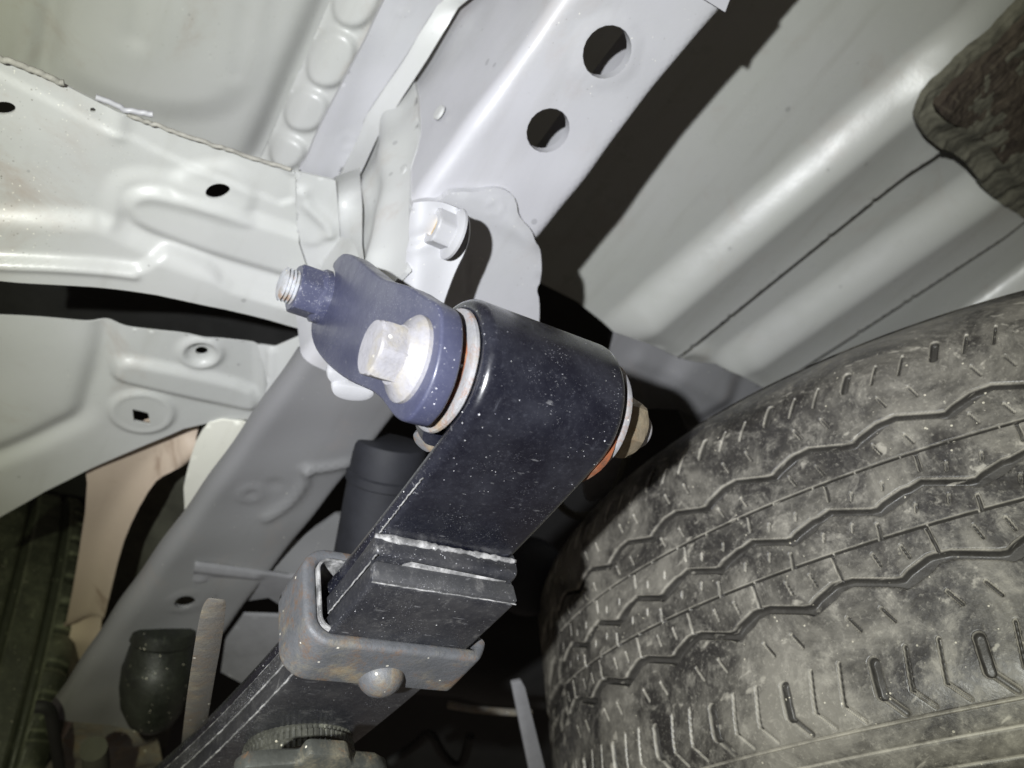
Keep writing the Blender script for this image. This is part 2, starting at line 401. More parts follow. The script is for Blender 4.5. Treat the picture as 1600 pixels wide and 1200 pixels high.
def strip(name, path, nrm, wdir, w0, w1, thick, mat, parent, rnd=.0022, label=None, wend=None):
    """flat bar swept along a path: outer surface on the path, thickness against nrm, width along wdir"""
    path = np.asarray(path, float); nrm = np.asarray(nrm, float); V = []; Fc = []
    k = 5; sec = []
    for (cx, cy, a0) in ((w1 - rnd, -rnd, 0), (w0 + rnd, -rnd, 90), (w0 + rnd, -thick + rnd, 180), (w1 - rnd, -thick + rnd, 270)):
        for j in range(k):
            a = math.radians(a0 + 90 * j / (k - 1)); sec.append((cx + rnd * math.cos(a), cy + rnd * math.sin(a)))
    top = [( w0 + rnd + (w1 - w0 - 2 * rnd) * x, 0) for x in (.75, .5, .25)]
    sec = sec[:k] + top + sec[k:]
    ns = len(sec)
    for p, n_ in zip(path, nrm):
        for (x, y) in sec: V.append(p + wdir * x + n_ * y)
    for i in range(len(path) - 1):
        for j in range(ns):
            a, b = i * ns + j, i * ns + (j + 1) % ns; Fc.append((a, b, b + ns, a + ns))
    Fc += [tuple(range(ns))[::-1], tuple(range((len(path) - 1) * ns, len(path) * ns))]
    return mesh_obj(name, np.array(V), Fc, mat, parent, True, None, label, 50)

def S(m, t, q): return EYE + m * AX + t * LX + q * NX
def on_spring(px, py, q):
    """pixel -> (m, t) on the spring plane at height q"""
    n = NX; o = S(0, 0, q); r = ray(px, py); p = r * ((o @ n) / (r @ n)) - o
    return p @ AX, p @ LX

# ==================================================================================================
# 1. FRAME RAIL
# ==================================================================================================
LR = nz((-.606, -.710, -.357)); AR = nz(AX - LR * (AX @ LR)); NR = np.cross(LR, AR)
RP = Plane(770, 350, .42, NR, AR)            # e1 = across, e2 = n x e1
RP.o = RP.at(650, 310)                        # origin on the inner bend
if RP.e2 @ LR < 0: SG = -1
else: SG = 1
RW = RP.uv([(896, 306)])[0][0]               # width of the bottom face
def rail_map(U, h):
    c, s = U[:, 0].copy(), U[:, 1]; h = np.broadcast_to(h, len(U)); rho = .008; rho2 = .004
    out = np.zeros((len(U), 3)); L_ = rho * math.pi / 2; L2 = rho2 * math.pi / 2
    e, n = RP.e1, RP.n
    c0 = rho
    th = np.clip((c0 - c) / rho, 0, math.pi / 2); ext = np.maximum(c0 - c - L_, 0)
    x = np.where(c >= c0, c, c0 - (rho + h) * np.sin(th)); y = np.where(c >= c0, h, -rho + (rho + h) * np.cos(th)) - ext
    c1 = RW - rho2
    th = np.clip((c - c1) / rho2, 0, math.pi / 2); ext = np.maximum(c - c1 - L2, 0)
    x = np.where(c > c1, c1 + (rho2 + h) * np.sin(th), x); y = np.where(c > c1, -rho2 + (rho2 + h) * np.cos(th) - ext, y)
    return RP.o + np.outer(x, e) + np.outer(s, RP.e2) + np.outer(y, n)
rail = thing("frame_rail", "pale grey box frame rail with two round holes, running diagonally behind the spring eye", "frame rail", RP.at(770, 350))
s_top = RP.uv([(870, -140)])[0][1]; s_top += .25 * np.sign(s_top - RP.uv([(650, 310)])[0][1]); s_bot = RP.uv([(120, 1130)])[0][1]
def rs(px, py): return RP.uv([(px, py)])[0]
lo_, hi_ = min(s_top, s_bot), max(s_top, s_bot)
sm_ = rs(560, 600)[1]                        # behind the shackle, where the rail's painted-in light fall-off starts
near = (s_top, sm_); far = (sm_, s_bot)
c1_, c2_ = rs(948, 80), rs(857, 205)
panel("rail_section", RP, [(-.150, s_top), (RW + .055, s_top), (RW + .055, sm_), (-.150, sm_)], "paint_rail", rail,
      holes=[('c', 949, 82, .0122), ('c', 857, 205, .0112)], res=.0035, thick=.006, mapfn=rail_map, raw=True,
      feats=[boss(949, 82, .0165, .0008, .002), boss(908, 322, .003, .0007, .002), lump(.05, .0009, 2), lump(.018, .0003, 5)])
def low_feats():
    return [bead([(479, 733), (510, 730), (542, 724)], .003, .003), bead([(479, 733), (476, 756), (455, 787), (416, 812)], .003, .0028),
            ringb(392, 775, .006, .0015, .002), boss(430, 759, .004, -.001, .003), ringb(289, 941, .0085, .0012, .002), lump(.05, .0012, 3)]
panel("rail_section", RP, [(-.009, sm_), (RW + .055, sm_), (RW + .055, s_bot), (-.009, s_bot)], "paint_dimmed", rail,
      holes=[('c', 289, 941, .0065)], res=.0035, thick=.003, mapfn=rail_map, raw=True, feats=low_feats(), label="lower length of the rail, colour darkened for light fall-off")
# stepped reinforcement at the top right corner
RP3 = Plane(770, 350, .42, NR, AR); RP3.o = RP.o + RP.n * .0022
panel("reinforcement_plate", RP3, [(1060, -60), (1190, -60), (1140, 0), (1133, 19), (1112, 6), (1040, -38)], "paint_rail", rail, thick=.002, res=.004)
# inner side wall overlap plate: faces inboard
SP = Plane(600, 250, .47, AR, LR); SP.o = RP.o.copy() - AR * .0015
sidep = [(642, 100), (652, 150), (655, 205), (651, 232), (641, 262), (639, 312), (636, 420), (560, 500), (500, 440), (500, 285), (540, 190), (590, 110)]
panel("side_overlap_plate", SP, sidep, "paint", rail, thick=.0025, res=.003,
      feats=[bead([(606, 130), (611, 220), (612, 300), (592, 400)], .005, .010), lump(.03, .001, 9)])
for (px, py) in ((620, 152), (685, 175), (628, 268), (552, 272)):
    pr = SP.at(px, py); lathe("weld_spot", pr, SP.n, [(-.001, .0042), (.0004, .004), (.0009, .0025), (.0007, .0012)], "paint", rail, 20)
# hanger: base plate on the rail, side cheek with a weld nut
HB = Plane(770, 350, .42, NR, AR); HB.o = RP.o + RP.n * .0035
hang = panel("hanger_bracket", HB, [(640, 320), (664, 314), (688, 314), (699, 303), (716, 299), (745, 300), (768, 294), (786, 295), (802, 305), (808, 320), (809, 334),
      (819, 348), (831, 360), (836, 378), (843, 386), (846, 402), (845, 440), (838, 452), (843, 468), (843, 500), (838, 560), (700, 600), (640, 520)], "paint_rail", rail, thick=.004, res=.002,
      feats=[ringb(772, 322, .0042, .0004, .0006), bead([(700, 303), (760, 335), (836, 372)], .0015, .006), bead([(735, 300), (800, 330), (845, 420)], .0012, .004),
             bead([(729, 400), (730, 455)], -.0015, .0006)], sm=1)
CN = nz(-.55 * AR + .80 * NR)
CP = Plane(722, 372, .374, CN, LR)
panel("cheek_plate", CP, [(641, 317), (665, 314), (688, 315), (708, 322), (724, 330), (733, 342), (733, 372), (726, 395), (713, 420), (703, 445), (692, 476), (682, 520), (660, 570), (600, 580), (622, 470), (636, 400)],
      "paint_rail", hang, thick=.0022, res=.0018, sm=1,
      feats=[bead([(663, 300), (662, 360), (655, 430), (638, 560)], .009, .011), bead([(630, 378), (652, 374), (676, 366)], -.0022, .003), bead([(630, 384), (655, 381), (680, 374)], .0016, .003),
             lump(.02, .0004, 4)])
nc = CP.at(709, 366, .001)
lathe("nut_flange", nc, -AX, [(0, .0125), (.0012, .0125), (.0028, .0100)], "paint_rail", hang, 36)
hexnut("weld_nut", nc - AX * .0022, -AX, .0092, .0095, "paint_rail", hang, .3, hole=.0052)
lathe("nut_thread", nc - AX * .0022, -AX, [(.002, .0050), (.0035, .0050), (.0036, .0044), (.0050, .0044), (.0051, .0050), (.0075, .0050)], "brass", hang, 24)
lo1 = [(510, 582), (520, 577), (545, 588), (548, 603), (528, 604), (512, 597)]
lo2 = [(517, 604), (530, 600), (560, 604), (590, 612), (578, 628), (545, 629), (520, 620)]
for pl, z in ((lo1, .335), (lo2, .332)):
    q = Plane(540, 600, z, NR); slab("hanger_tab", [q.at(*p) for p in smooth_poly(pl, 2)], -q.n * .006, "paint_rail", hang, .0015)

# ==================================================================================================
# 2. CROSS MEMBER, FLOOR AND WHEEL HOUSE AROUND IT
# ==================================================================================================
NF = nz(NX * 1.0 + .10 * AX)
F2P = Plane(300, 350, .43, NF)
xm = thing("cross_member", "light grey pressed cross member with a raised capsule emboss, left of the shackle bolt", "cross member", F2P.at(300, 350))
top2 = [(-70, 60), (0, 90), (63, 115), (101, 133), (161, 164), (210, 182), (301, 217), (385, 245), (458, 266), (467, 280), (467, 380), (480, 420), (500, 470), (500, 522)]
bot2 = [(483, 518), (420, 500), (350, 483), (245, 461), (140, 448), (0, 439), (-70, 436)]
panel("upper_web", F2P, top2 + bot2, "paint_grit", xm, res=.0018, thick=.0016,
      holes=[('c', 340, 295, .0062, .0038), ('c', 5, 170, .0050, .0030), ('c', 145, 174, .0012)],
      feats=[raised([(-120, 331), (0, 331), (100, 337), (160, 342), (215, 373), (330, 410), (470, 450), (600, 475), (600, 700), (-120, 700)], .0055, .013, 1),
             raised([(203, 333), (196, 318), (206, 300), (235, 292), (275, 300), (350, 322), (470, 362), (560, 400), (560, 458), (470, 432), (330, 390), (250, 364), (215, 348)], .0045, .008, 2),
             raised([(170, 350), (168, 300), (190, 270), (240, 270), (330, 290), (395, 335), (380, 345), (300, 320), (200, 300), (185, 350)], .0022, .010, 2),
             raised([(355, 255), (385, 275), (398, 300), (392, 332), (340, 325), (280, 305), (270, 270), (310, 262)], .0020, .008, 2),
             raised([(-120, 384), (0, 386), (120, 394), (205, 405), (222, 405), (252, 384), (265, 381), (300, 392), (330, 406), (350, 429), (400, 446), (470, 467), (560, 495), (560, 700), (-120, 700)], .0045, .006, 1),
             bead([(-60, 393), (0, 395), (120, 403), (210, 415)], .0018, .0025),
             raised([(-60, 60), (100, 128), (160, 160), (300, 212), (460, 262), (460, 330), (367, 286), (315, 268), (245, 238), (206, 214), (166, 204), (60, 150), (-60, 90)], -.0016, .003, 1),
             bead([(187, 176), (184, 206)], .0018, .0045),
             lump(.06, .0012, 11), lump(.02, .0003, 12)])
def loft(name, A_, B_, mat, parent, k=10, bulge=None):
    """sheet blending from one edge line to another"""
    A_, B_ = np.asarray(A_), np.asarray(B_); V = []; Fc = []; m = len(A_)
    for i in range(k + 1):
        x = i / k; V.append(A_ * (1 - x) + B_ * x + (0 if bulge is None else np.outer(np.ones(m) * math.sin(math.pi * x), bulge)))
    V = np.vstack(V)
    for i in range(k):
        for j in range(m - 1): a = i * m + j; Fc.append((a, a + 1, a + 1 + m, a + m))
    return mesh_obj(name, V, Fc, mat, parent)
FLP = Plane(300, 350, .4285, NF)
def edge_pts(pl, pts, n=24, h=0.0):
    P = densify(np.array(pts, float), 5, False); return [pl.at(*P[int(round(i))], h) for i in np.linspace(0, len(P) - 1, n)]
loft("shadow_filler", edge_pts(FLP, [(523, 276), (528, 330), (532, 385)], 16, -.0008), edge_pts(SP, [(562, 262), (566, 320), (566, 385)], 16, .0025), "paint", xm)  # filler sheet added so the flange throws no shadow on the side wall
loft("shadow_filler", edge_pts(FLP, [(532, 383), (534, 400), (545, 474)], 16, -.0008), edge_pts(SP, [(566, 383), (572, 430), (575, 474)], 16, .0025), "paint", xm)
panel("end_flange", FLP, [(462, 268), (480, 272), (524, 282), (529, 330), (533, 400), (545, 470), (470, 460), (465, 380)], "paint", xm, res=.002, thick=.0016,
      feats=[bead([(472, 300), (478, 318), (500, 338), (514, 352), (516, 364)], .0030, .0035), raised([(470, 300), (515, 350), (516, 366), (490, 385), (468, 375)], .0012, .006, 1), lump(.03, .0006, 21)])
for (px, py, r) in ((478, 332, .0016), (394, 175, .0008)):
    pass
# sealant bead along the seam
def noisy_bead(name, plane, pts, r, mat, parent, seed=1, lift=0.0):
    rg = np.random.default_rng(seed); P = densify(np.array(pts, float), 7, False)
    q = [plane.at(*(p + rg.normal(0, 1.0, 2)), lift) for p in P]
    return tube(name, q, r, mat, parent, 8)
noisy_bead("seam_sealant", F2P, [(-20, 82), (63, 114), (101, 131)], .0015, "seal", xm, 3)
noisy_bead("seam_sealant", F2P, [(150, 152), (175, 160), (200, 172), (238, 181)], .0014, "paint_rail", xm, 4, .001)
noisy_bead("seam_sealant", F2P, [(200, 180), (301, 216), (385, 244), (455, 266)], .0011, "seal", xm, 5)

# lower web of the same member, set back behind the slot
F3P = Plane(250, 600, .50, nz(NX + .05 * AX))
panel("lower_web", F3P, [(-80, 488), (0, 494), (140, 503), (280, 521), (402, 539), (430, 543), (432, 600), (418, 640), (407, 654), (395, 656), (367, 656), (332, 660), (287, 670), (245, 688), (190, 711), (140, 733), (70, 768), (0, 808), (-80, 856)],
      "paint", xm, res=.0022, thick=.0016, holes=[('c', 315, 551, .0036), [(207, 638), (208, 638), (231, 643), (232, 644), (235, 661), (234, 662), (210, 657), (209, 656)]],
      feats=[bead([(166, 505), (163, 540), (154, 575), (142, 615), (130, 655), (90, 675), (30, 700), (-50, 730)], -.0045, .0065),
             raised([(176, 575), (184, 560), (215, 560), (300, 578), (392, 604), (404, 620), (398, 640), (375, 637), (300, 620), (205, 598), (180, 590)], .0045, .007, 1),
             ringb(314, 551, .0105, .0026, .0028), boss(314, 551, .0085, -.0016, .003),
             boss(222, 645, .0185, .0035, .006), boss(222, 645, .0165, -.0015, .003),
             raised([(402, 520), (420, 520), (422, 660), (404, 660)], .003, .006, 0),
             lump(.06, .0014, 31), lump(.02, .0003, 32)])
panel("joint_flange", Plane(425, 590, .505, nz(NX - .5 * AX)), [(402, 538), (430, 541), (478, 520), (500, 545), (470, 575), (430, 632), (412, 655), (406, 650), (418, 600)], "paint", xm, res=.0025,
      feats=[bead([(424, 548), (424, 590), (416, 640)], .0025, .003)])
# near-black sheet, painted shade of the cavity between the two webs
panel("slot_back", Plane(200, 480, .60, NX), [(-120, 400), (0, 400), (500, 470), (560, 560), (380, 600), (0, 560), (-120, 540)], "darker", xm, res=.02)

# floor pan, upper left
F1P = Plane(300, 100, .50, NX)
fl = thing("inner_floor_pan", "pale floor pan with soft pressed ribs in the upper left, above the cross member", "floor panel", F1P.at(250, 80))
panel("floor_sheet", F1P, [(-120, -60), (540, -60), (516, 0), (406, 250), (458, 290), (300, 260), (0, 150), (-120, 90)], "paint", fl, res=.0025,
      feats=[bead([(90, -60), (84, 0), (72, 70), (62, 125)], -.004, .006), raised([(98, -90), (86, 60), (110, 125), (230, 168), (330, 176), (380, 140), (405, 60), (425, -90)], .0038, .022, 2), bead([(542, -60), (516, 0), (460, 125), (404, 252)], -.008, .010),
             bead([(228, -60), (222, 0), (214, 50)], -.002, .008), bead([(395, -60), (385, 30), (370, 110)], -.0012, .006),
             lump(.08, .002, 41), lump(.03, .0005, 42)])
NL = nz(NX - .25 * AX)
LDP = Plane(480, 140, .50, NL)
panel("ribbed_sill", LDP, [(548, -60), (640, -60), (601, 0), (530, 145), (494, 212), (463, 275), (430, 268), (406, 250), (516, 0)], "paint", fl, res=.002,
      feats=[bead([(534, -50), (512, 0), (460, 118), (404, 250)], -.008, .0085)] + [raised(p, .0038, .0045, 2) for p in (
          [(536, -58), (612, -50), (574, 50), (508, 30)], [(502, 38), (566, 62), (533, 143), (466, 122)], [(464, 130), (522, 156), (494, 210), (432, 194)], [(428, 204), (486, 226), (458, 268), (414, 252)])] + [lump(.02, .0004, 51)])
FGP = Plane(560, 140, .462, nz(NX + .10 * AX))
loft("side_filler", edge_pts(FGP, [(770, -92), (738, -42), (690, -2), (640, 77), (598, 139), (570, 183), (564, 206), (541, 252), (524, 280)], 40, -.0012), edge_pts(SP, [(800, -80), (768, -30), (716, 12), (668, 92), (630, 150), (604, 192), (590, 214), (570, 258), (556, 286)], 40, .0022), "paint", fl)  # added sheet that keeps the weld flange's shadow off the wall
panel("weld_flange", FGP, [(640, -70), (770, -90), (738, -40), (690, 0), (640, 78), (598, 140), (569, 184), (565, 206), (542, 252), (524, 282), (500, 276), (463, 268), (480, 247), (494, 210), (530, 140), (601, 0)], "paint_rail", fl, res=.0022, thick=.003, sm=1,
      feats=[bead([(560, 60), (520, 190), (500, 262)], .0012, .009), ringb(542, 224, .0045, .0005, .0009), ringb(628, 8, .0055, .0005, .0009), lump(.03, .0012, 61)])

# corrugated load floor, upper right
FRP = Plane(1250, 300, .62, nz(NX - .03 * AX))
fr = thing("corrugated_floor", "grey ribbed load floor with soft ridges between dark grooves, above the dusty tyre", "floor panel", FRP.at(1250, 300))
def ln(a, b): return FRP.uv([a, b])
def corr():
    bands = [((1560, -4), (959, 513)), ((1640, 207), (1125, 570)), ((1820, 262), (1384, 580))]
    grooves = [((1505, 186), (1049, 551)), ((1700, 267), (1191, 600)), ((1760, 420), (1500, 640))]
    def sd(U, L_):
        a, b = L_; d = nz(b - a); nrm = np.array((-d[1], d[0])); return (U - a) @ nrm, (U - a) @ d, np.linalg.norm(b - a)
    bl = [ln(*b) for b in bands]; gl = [ln(*g) for g in grooves]
    ref = ln((1250, 300), (1350, 420))
    def f(U):
        H = np.zeros(len(U))
        for L_, G, bv in zip(bl, gl, (.038, .038, .022)):
            d, t, n_ = sd(U, L_); s = np.sign(sd(ref[1:2], bl[0])[0][0]); d = d * s
            g, tg, ng = sd(U, G); g = g * s
            mask = S01((tg + .0) / .02) * S01((ng + .02 - tg) / .03)
            fade = S01((t + .03) / .10) * S01((n_ + .02 - t) / .05)
            drop = mask * S01(-(g + .0030) / .0012 + .5) + (1 - mask) * (1 - S01(g / .05))
            H += .036 * S01(d / bv + .5) * (1 - .60 * S01((g + .13) / .125)) * drop * fade
            H -= .010 * S01((.0036 - np.abs(g)) / .0008 + .5) * mask * 1.5
        return H
    return f
panel("floor_sheet", FRP, [(1080, -220), (2050, -220), (2050, 560), (1400, 600), (1180, 640), (1120, 600), (1040, 560), (960, 520), (900, 470), (800, 420), (760, 300)], "paint_far", fr, res=.0030,
      rows=[ln((1505, 186), (1049, 551)), ln((1700, 267), (1191, 600)), ln((1760, 420), (1500, 640))], feats=[('f', corr()), lump(.12, .002, 71), bead([(1050, 556), (1085, 545), (1120, 560), (1180, 605)], .004, .008), boss(1010, 545, .012, .003, .008), bead([(1400, -60), (1500, 40), (1450, 130), (1450, 220)], .004, .02)])
LSP = Plane(1080, 620, .60, nz(NX - .2 * LX))
panel("end_bracket", LSP, [(960, 520), (1020, 540), (1060, 560), (1120, 570), (1200, 610), (1230, 660), (1190, 690), (1100, 720), (1060, 640), (1010, 640), (940, 600)], "paint_dimmed", fr, res=.004,
      holes=[('c', 1022, 690, .003)], feats=[boss(1090, 600, .03, .006, .02), bead([(1000, 560), (1080, 590), (1170, 640)], .003, .008)])
mt = thing("fibre_mat", "rough brown fibrous mat lying against the load floor in the upper right corner", "mat", FRP.at(1540, 180, .02))
MP = Plane(1540, 180, .556, nz(NX + .1 * AX))
panel("mat_sheet", MP, [(1940, 400), (1940, -150), (1730, -150), (1660, -30), (1600, 40), (1550, 84), (1500, 130), (1474, 155), (1464, 172), (1480, 190), (1520, 206), (1550, 232), (1570, 262), (1590, 285), (1620, 300), (1720, 365)], "pad", mt, res=.0013, thick=.006, sm=1,
      feats=[lump(.010, .0010, 81), lump(.0030, .0005, 82), lump(.03, .003, 83)])
# edging round the mat
BPl = Plane(1540, 180, .566, nz(NX + .1 * AX))
mo = [(1950, 420), (1950, -160), (1720, -160), (1640, -40), (1581, 24), (1530, 70), (1481, 114), (1452, 142), (1437, 168), (1434, 192), (1453, 223), (1505, 247), (1528, 275), (1545, 305), (1583, 330), (1700, 400)]
mi = [(1980, 400), (1980, -180), (1730, -180), (1660, -30), (1600, 40), (1550, 84), (1500, 130), (1472, 155), (1460, 176), (1466, 196), (1500, 206), (1540, 228), (1560, 262), (1580, 290), (1610, 305), (1720, 370)]
panel("mat_border", BPl, mo, "grime", mt, res=.0016, thick=.006, sm=1, feats=[raised(mi, .007, .012, 1), lump(.012, .0014, 84), lump(.004, .0005, 85)])

# wheel house seen through the opening at the lower left
WH = Plane(190, 850, .62, nz(NX + .12 * AX))
wh = thing("wheel_house", "beige stained inner wheel house sheet with a pale ridge, below the cross member", "wheel arch", WH.at(190, 850))
panel("inner_sheet", WH, [(330, 640), (308, 668), (301, 714), (262, 738), (238, 756), (210, 805), (189, 857), (168, 945), (159, 981), (141, 1080), (120, 1128), (96, 1164), (60, 1240), (20, 1260), (45, 1194), (75, 1050), (99, 984), (119, 896), (138, 770), (130, 700), (240, 650)], "beige", wh, res=.0035, sm=1,
      feats=[bead([(300, 690), (250, 735), (215, 790), (190, 850), (172, 930), (150, 1010), (130, 1080), (100, 1140)], .012, .010), bead([(160, 965), (130, 985), (90, 1000)], -.012, .007),
             lump(.06, .004, 91)])
WP = Plane(345, 740, .57, nz(NX - .05 * AX))
panel("cream_gusset", WP, [(332, 655), (392, 660), (404, 672), (396, 700), (350, 785), (301, 860), (284, 775), (296, 720), (310, 680)], "cream", wh, res=.004, sm=1, feats=[lump(.05, .002, 95)])
panel("grimy_liner", Plane(220, 900, .70, nz(NX - .4 * AX)), [(300, 640), (330, 700), (300, 760), (310, 840), (330, 900), (240, 1240), (20, 1240), (100, 1000), (200, 760)], "olive", wh, res=.006, feats=[lump(.05, .006, 96), bead([(300, 800), (200, 1000), (150, 1180)], .006, .012)])
WB = Plane(150, 1160, .62, NX)
panel("lower_flange", WB, [(130, 1095), (180, 1085), (215, 1130), (235, 1160), (300, 1240), (40, 1240), (80, 1190)], "bar", wh, res=.005, feats=[lump(.02, .004, 97), bead([(100, 1180), (220, 1140)], .004, .01)])

# brackets on the lower rail
BP = Plane(360, 905, .53, nz(NX + .1 * LX))
br = thing("rail_bracket", "grey folded bracket on the lower frame rail, left of the rusty spring clamp", "bracket", BP.at(360, 905))
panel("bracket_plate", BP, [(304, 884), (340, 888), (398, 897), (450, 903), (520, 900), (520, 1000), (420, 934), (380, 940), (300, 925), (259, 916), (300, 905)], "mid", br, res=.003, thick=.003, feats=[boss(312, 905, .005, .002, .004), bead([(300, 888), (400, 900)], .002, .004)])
panel("bracket_wing", Plane(470, 850, .545, nz(NX - .5 * LX)), [(398, 898), (420, 872), (444, 847), (458, 846), (525, 803), (560, 800), (560, 900), (470, 912)], "paint_dimmed", br, res=.003, thick=.003, feats=[lump(.03, .002, 101)])
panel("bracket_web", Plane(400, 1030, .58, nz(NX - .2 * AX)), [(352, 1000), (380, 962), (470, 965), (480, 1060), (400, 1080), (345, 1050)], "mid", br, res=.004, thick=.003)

# ==================================================================================================
# 3. SPRING, SHACKLE, CLAMP
# ==================================================================================================
R0, TK = .026, .0075; M0, M1 = .0135, .0705
sp = thing("leaf_spring", "glossy black leaf spring with a rolled eye, hung under the pale frame rail", "leaf spring", S(.04, 0, R0))
path, nr_ = [], []
for a in np.linspace(math.radians(-50), math.radians(270), 56):      # round the eye: starts above the leaf, runs over the rear to underneath
    c_, s_ = math.cos(a), math.sin(a)
    pass
ang = np.linspace(math.radians(62), math.radians(360), 60)            # 0 = straight down (NX), turning forward
for a in ang:
    d = math.cos(a) * NX + math.sin(a) * LX
    path.append(S(0, 0, 0) + R0 * d); nr_.append(d)
def leafline(t): return .9 * t * t * .35                              # slight camber
for t in np.linspace(.004, .46, 70):
    path.append(S(0, t, R0 - leafline(t))); nr_.append(nz(NX + .0 * LX))
main = strip("main_leaf", path, nr_, AX, M0, M1, TK, "black", sp, .0035)
# rubber bush and its steel sleeve
axo = S(M0, 0, 0)
bu = lathe("rubber_bush", axo, AX, [(-.0002, .0085), (-.0002, R0 - TK + .0003), (M1 - M0 + .0002, R0 - TK + .0003), (M1 - M0 + .0002, .0085)], "darker", sp, 48)
lathe("bush_flange", S(M0 - .0022, 0, 0), AX, [(0, .0165), (0, .0204), (.0005, .0212), (.0015, .0214), (.0020, .0210)], "sleeve", sp, 56, wob=.006)
lathe("rust_ring", S(M0 - .0034, 0, 0), AX, [(0, .0100), (0, .0150), (.0014, .0168)], "rustheavy", sp, 40, wob=.02)
lathe("bush_collar", S(M1, 0, 0), AX, [(0, .0215), (.0030, .0212), (.0034, .0170)], "darker", sp, 48)
# helper leaves
tA = on_spring(566, 905, R0 + .0165)[1]; tB = on_spring(785, 940, R0 + .0165)[1]
t3 = (tA + tB) / 2
print("leaf3 starts", tA, tB, on_spring(565, 917, R0 + .016), on_spring(788, 955, R0 + .016))
def flatleaf(name, t0, t1, qtop, th, m0, m1, mat, bend=0.0, rnd=.0018):
    pts, ns = [], []
    for t in [t0 + .002 * x for x in (0, .06, .2, .4, .7)] + list(np.linspace(t0 + .002, t1, 50)):
        e = max(0, 1 - (t - t0) / .03); x = min(1, (t - t0) / .002); rd = .002 * (1 - math.sqrt(max(0, 1 - (1 - x) ** 2)))
        pts.append(S(0, t, qtop - leafline(t) - bend * e * e - rd)); ns.append(NX)
    return strip(name, pts, ns, AX, m0, m1, th, mat, sp, rnd)
flatleaf("second_leaf", t3 - .0032, .46, R0 + .0090, .0085, M0 - .001, M1 + .0005, "black_dusty", .0012)
def edge_line(name, f, r, mat, seed, k=40):
    rg = np.random.default_rng(seed); return tube(name, [f(x) + rg.normal(0, .00009, 3) for x in np.linspace(0, 1, k)], r, mat, sp, 6)
def crust():
    rg = np.random.default_rng(7); V, Fc = [], []; nm, nk = 46, 12; tt = t3 - .0032
    for i in range(nm):
        u = i / (nm - 1); m = M0 - .0012 + (M1 - M0 + .0018) * u; w_ = .0017 - .0009 * u + .0003 * math.sin(u * 9) + rg.normal(0, .00025)
        if u < .12: w_ *= .5 + u * 4
        for k in range(nk):
            a = math.pi * 2 * k / nk; V.append(S(m, tt - .0002 + .0009 * math.cos(a) * (1 + rg.normal(0, .25)), R0 + .0012 - leafline(tt) + w_ * math.sin(a)))
    for i in range(nm - 1):
        for k in range(nk):
            a, b = i * nk + k, i * nk + (k + 1) % nk; Fc.append((a, b, b + nk, a + nk))
    Fc += [tuple(range(nk))[::-1], tuple(range((nm - 1) * nk, nm * nk))]
    return mesh_obj("dust_crust", np.array(V), Fc, "caked", sp)
crust()
edge_line("chipped_edge", lambda u: S(M0 - .002 + (M1 - M0 + .001) * u, t3 + .0006, R0 + .0176 - leafline(t3)), .00028, "caked", 1)
edge_line("chipped_edge", lambda u: S(M0 - .0012, t3 - .003 + .040 * u, R0 + .0090 - leafline(t3 + .04 * u)), .0003, "caked", 2)
edge_line("chipped_edge", lambda u: S(M0 + .0006, t3 - .035 + .032 * u, R0 - .0004 - leafline(t3 - .035 + .03 * u)), .00025, "caked", 3)
flatleaf("third_leaf", t3, .46, R0 + .0180, .0082, M0 - .002, M1 - .001, "black_dusty", 0)
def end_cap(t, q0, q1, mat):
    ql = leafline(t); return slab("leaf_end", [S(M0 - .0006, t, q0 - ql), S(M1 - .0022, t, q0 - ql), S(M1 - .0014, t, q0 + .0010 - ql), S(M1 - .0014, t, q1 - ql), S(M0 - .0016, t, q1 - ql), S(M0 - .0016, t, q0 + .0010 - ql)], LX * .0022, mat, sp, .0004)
end_cap(t3 - .0012, R0 + .0100, R0 + .0174, "endface")  # thin added cap, its lighter colour standing for the torch-lit end
# dust packed in the step between the two leaf ends
slab("dust_wedge", [S(M0 + .012, t3 - .0030, R0 + .0092 - leafline(t3)), S(M1 - .004, t3 - .0016, R0 + .0094 - leafline(t3)), S(M1 - .010, t3 - .0010, R0 + .0100 - leafline(t3)), S(M0 + .020, t3 - .0014, R0 + .0104 - leafline(t3)), S(M0 + .009, t3 - .0016, R0 + .0100 - leafline(t3))], LX * .002, "caked", sp, .0004)
for q_, dm, sd_ in ((R0 + .0002, .0004, 11), (R0 + .0092, -.0012, 12), (R0 + .0176, -.0016, 13)):
    edge_line("chipped_edge", lambda u: S(M0 + dm, t3 + .055 + .20 * u, q_ - leafline(t3 + .055 + .20 * u)), .00045, "caked", sd_, 90)
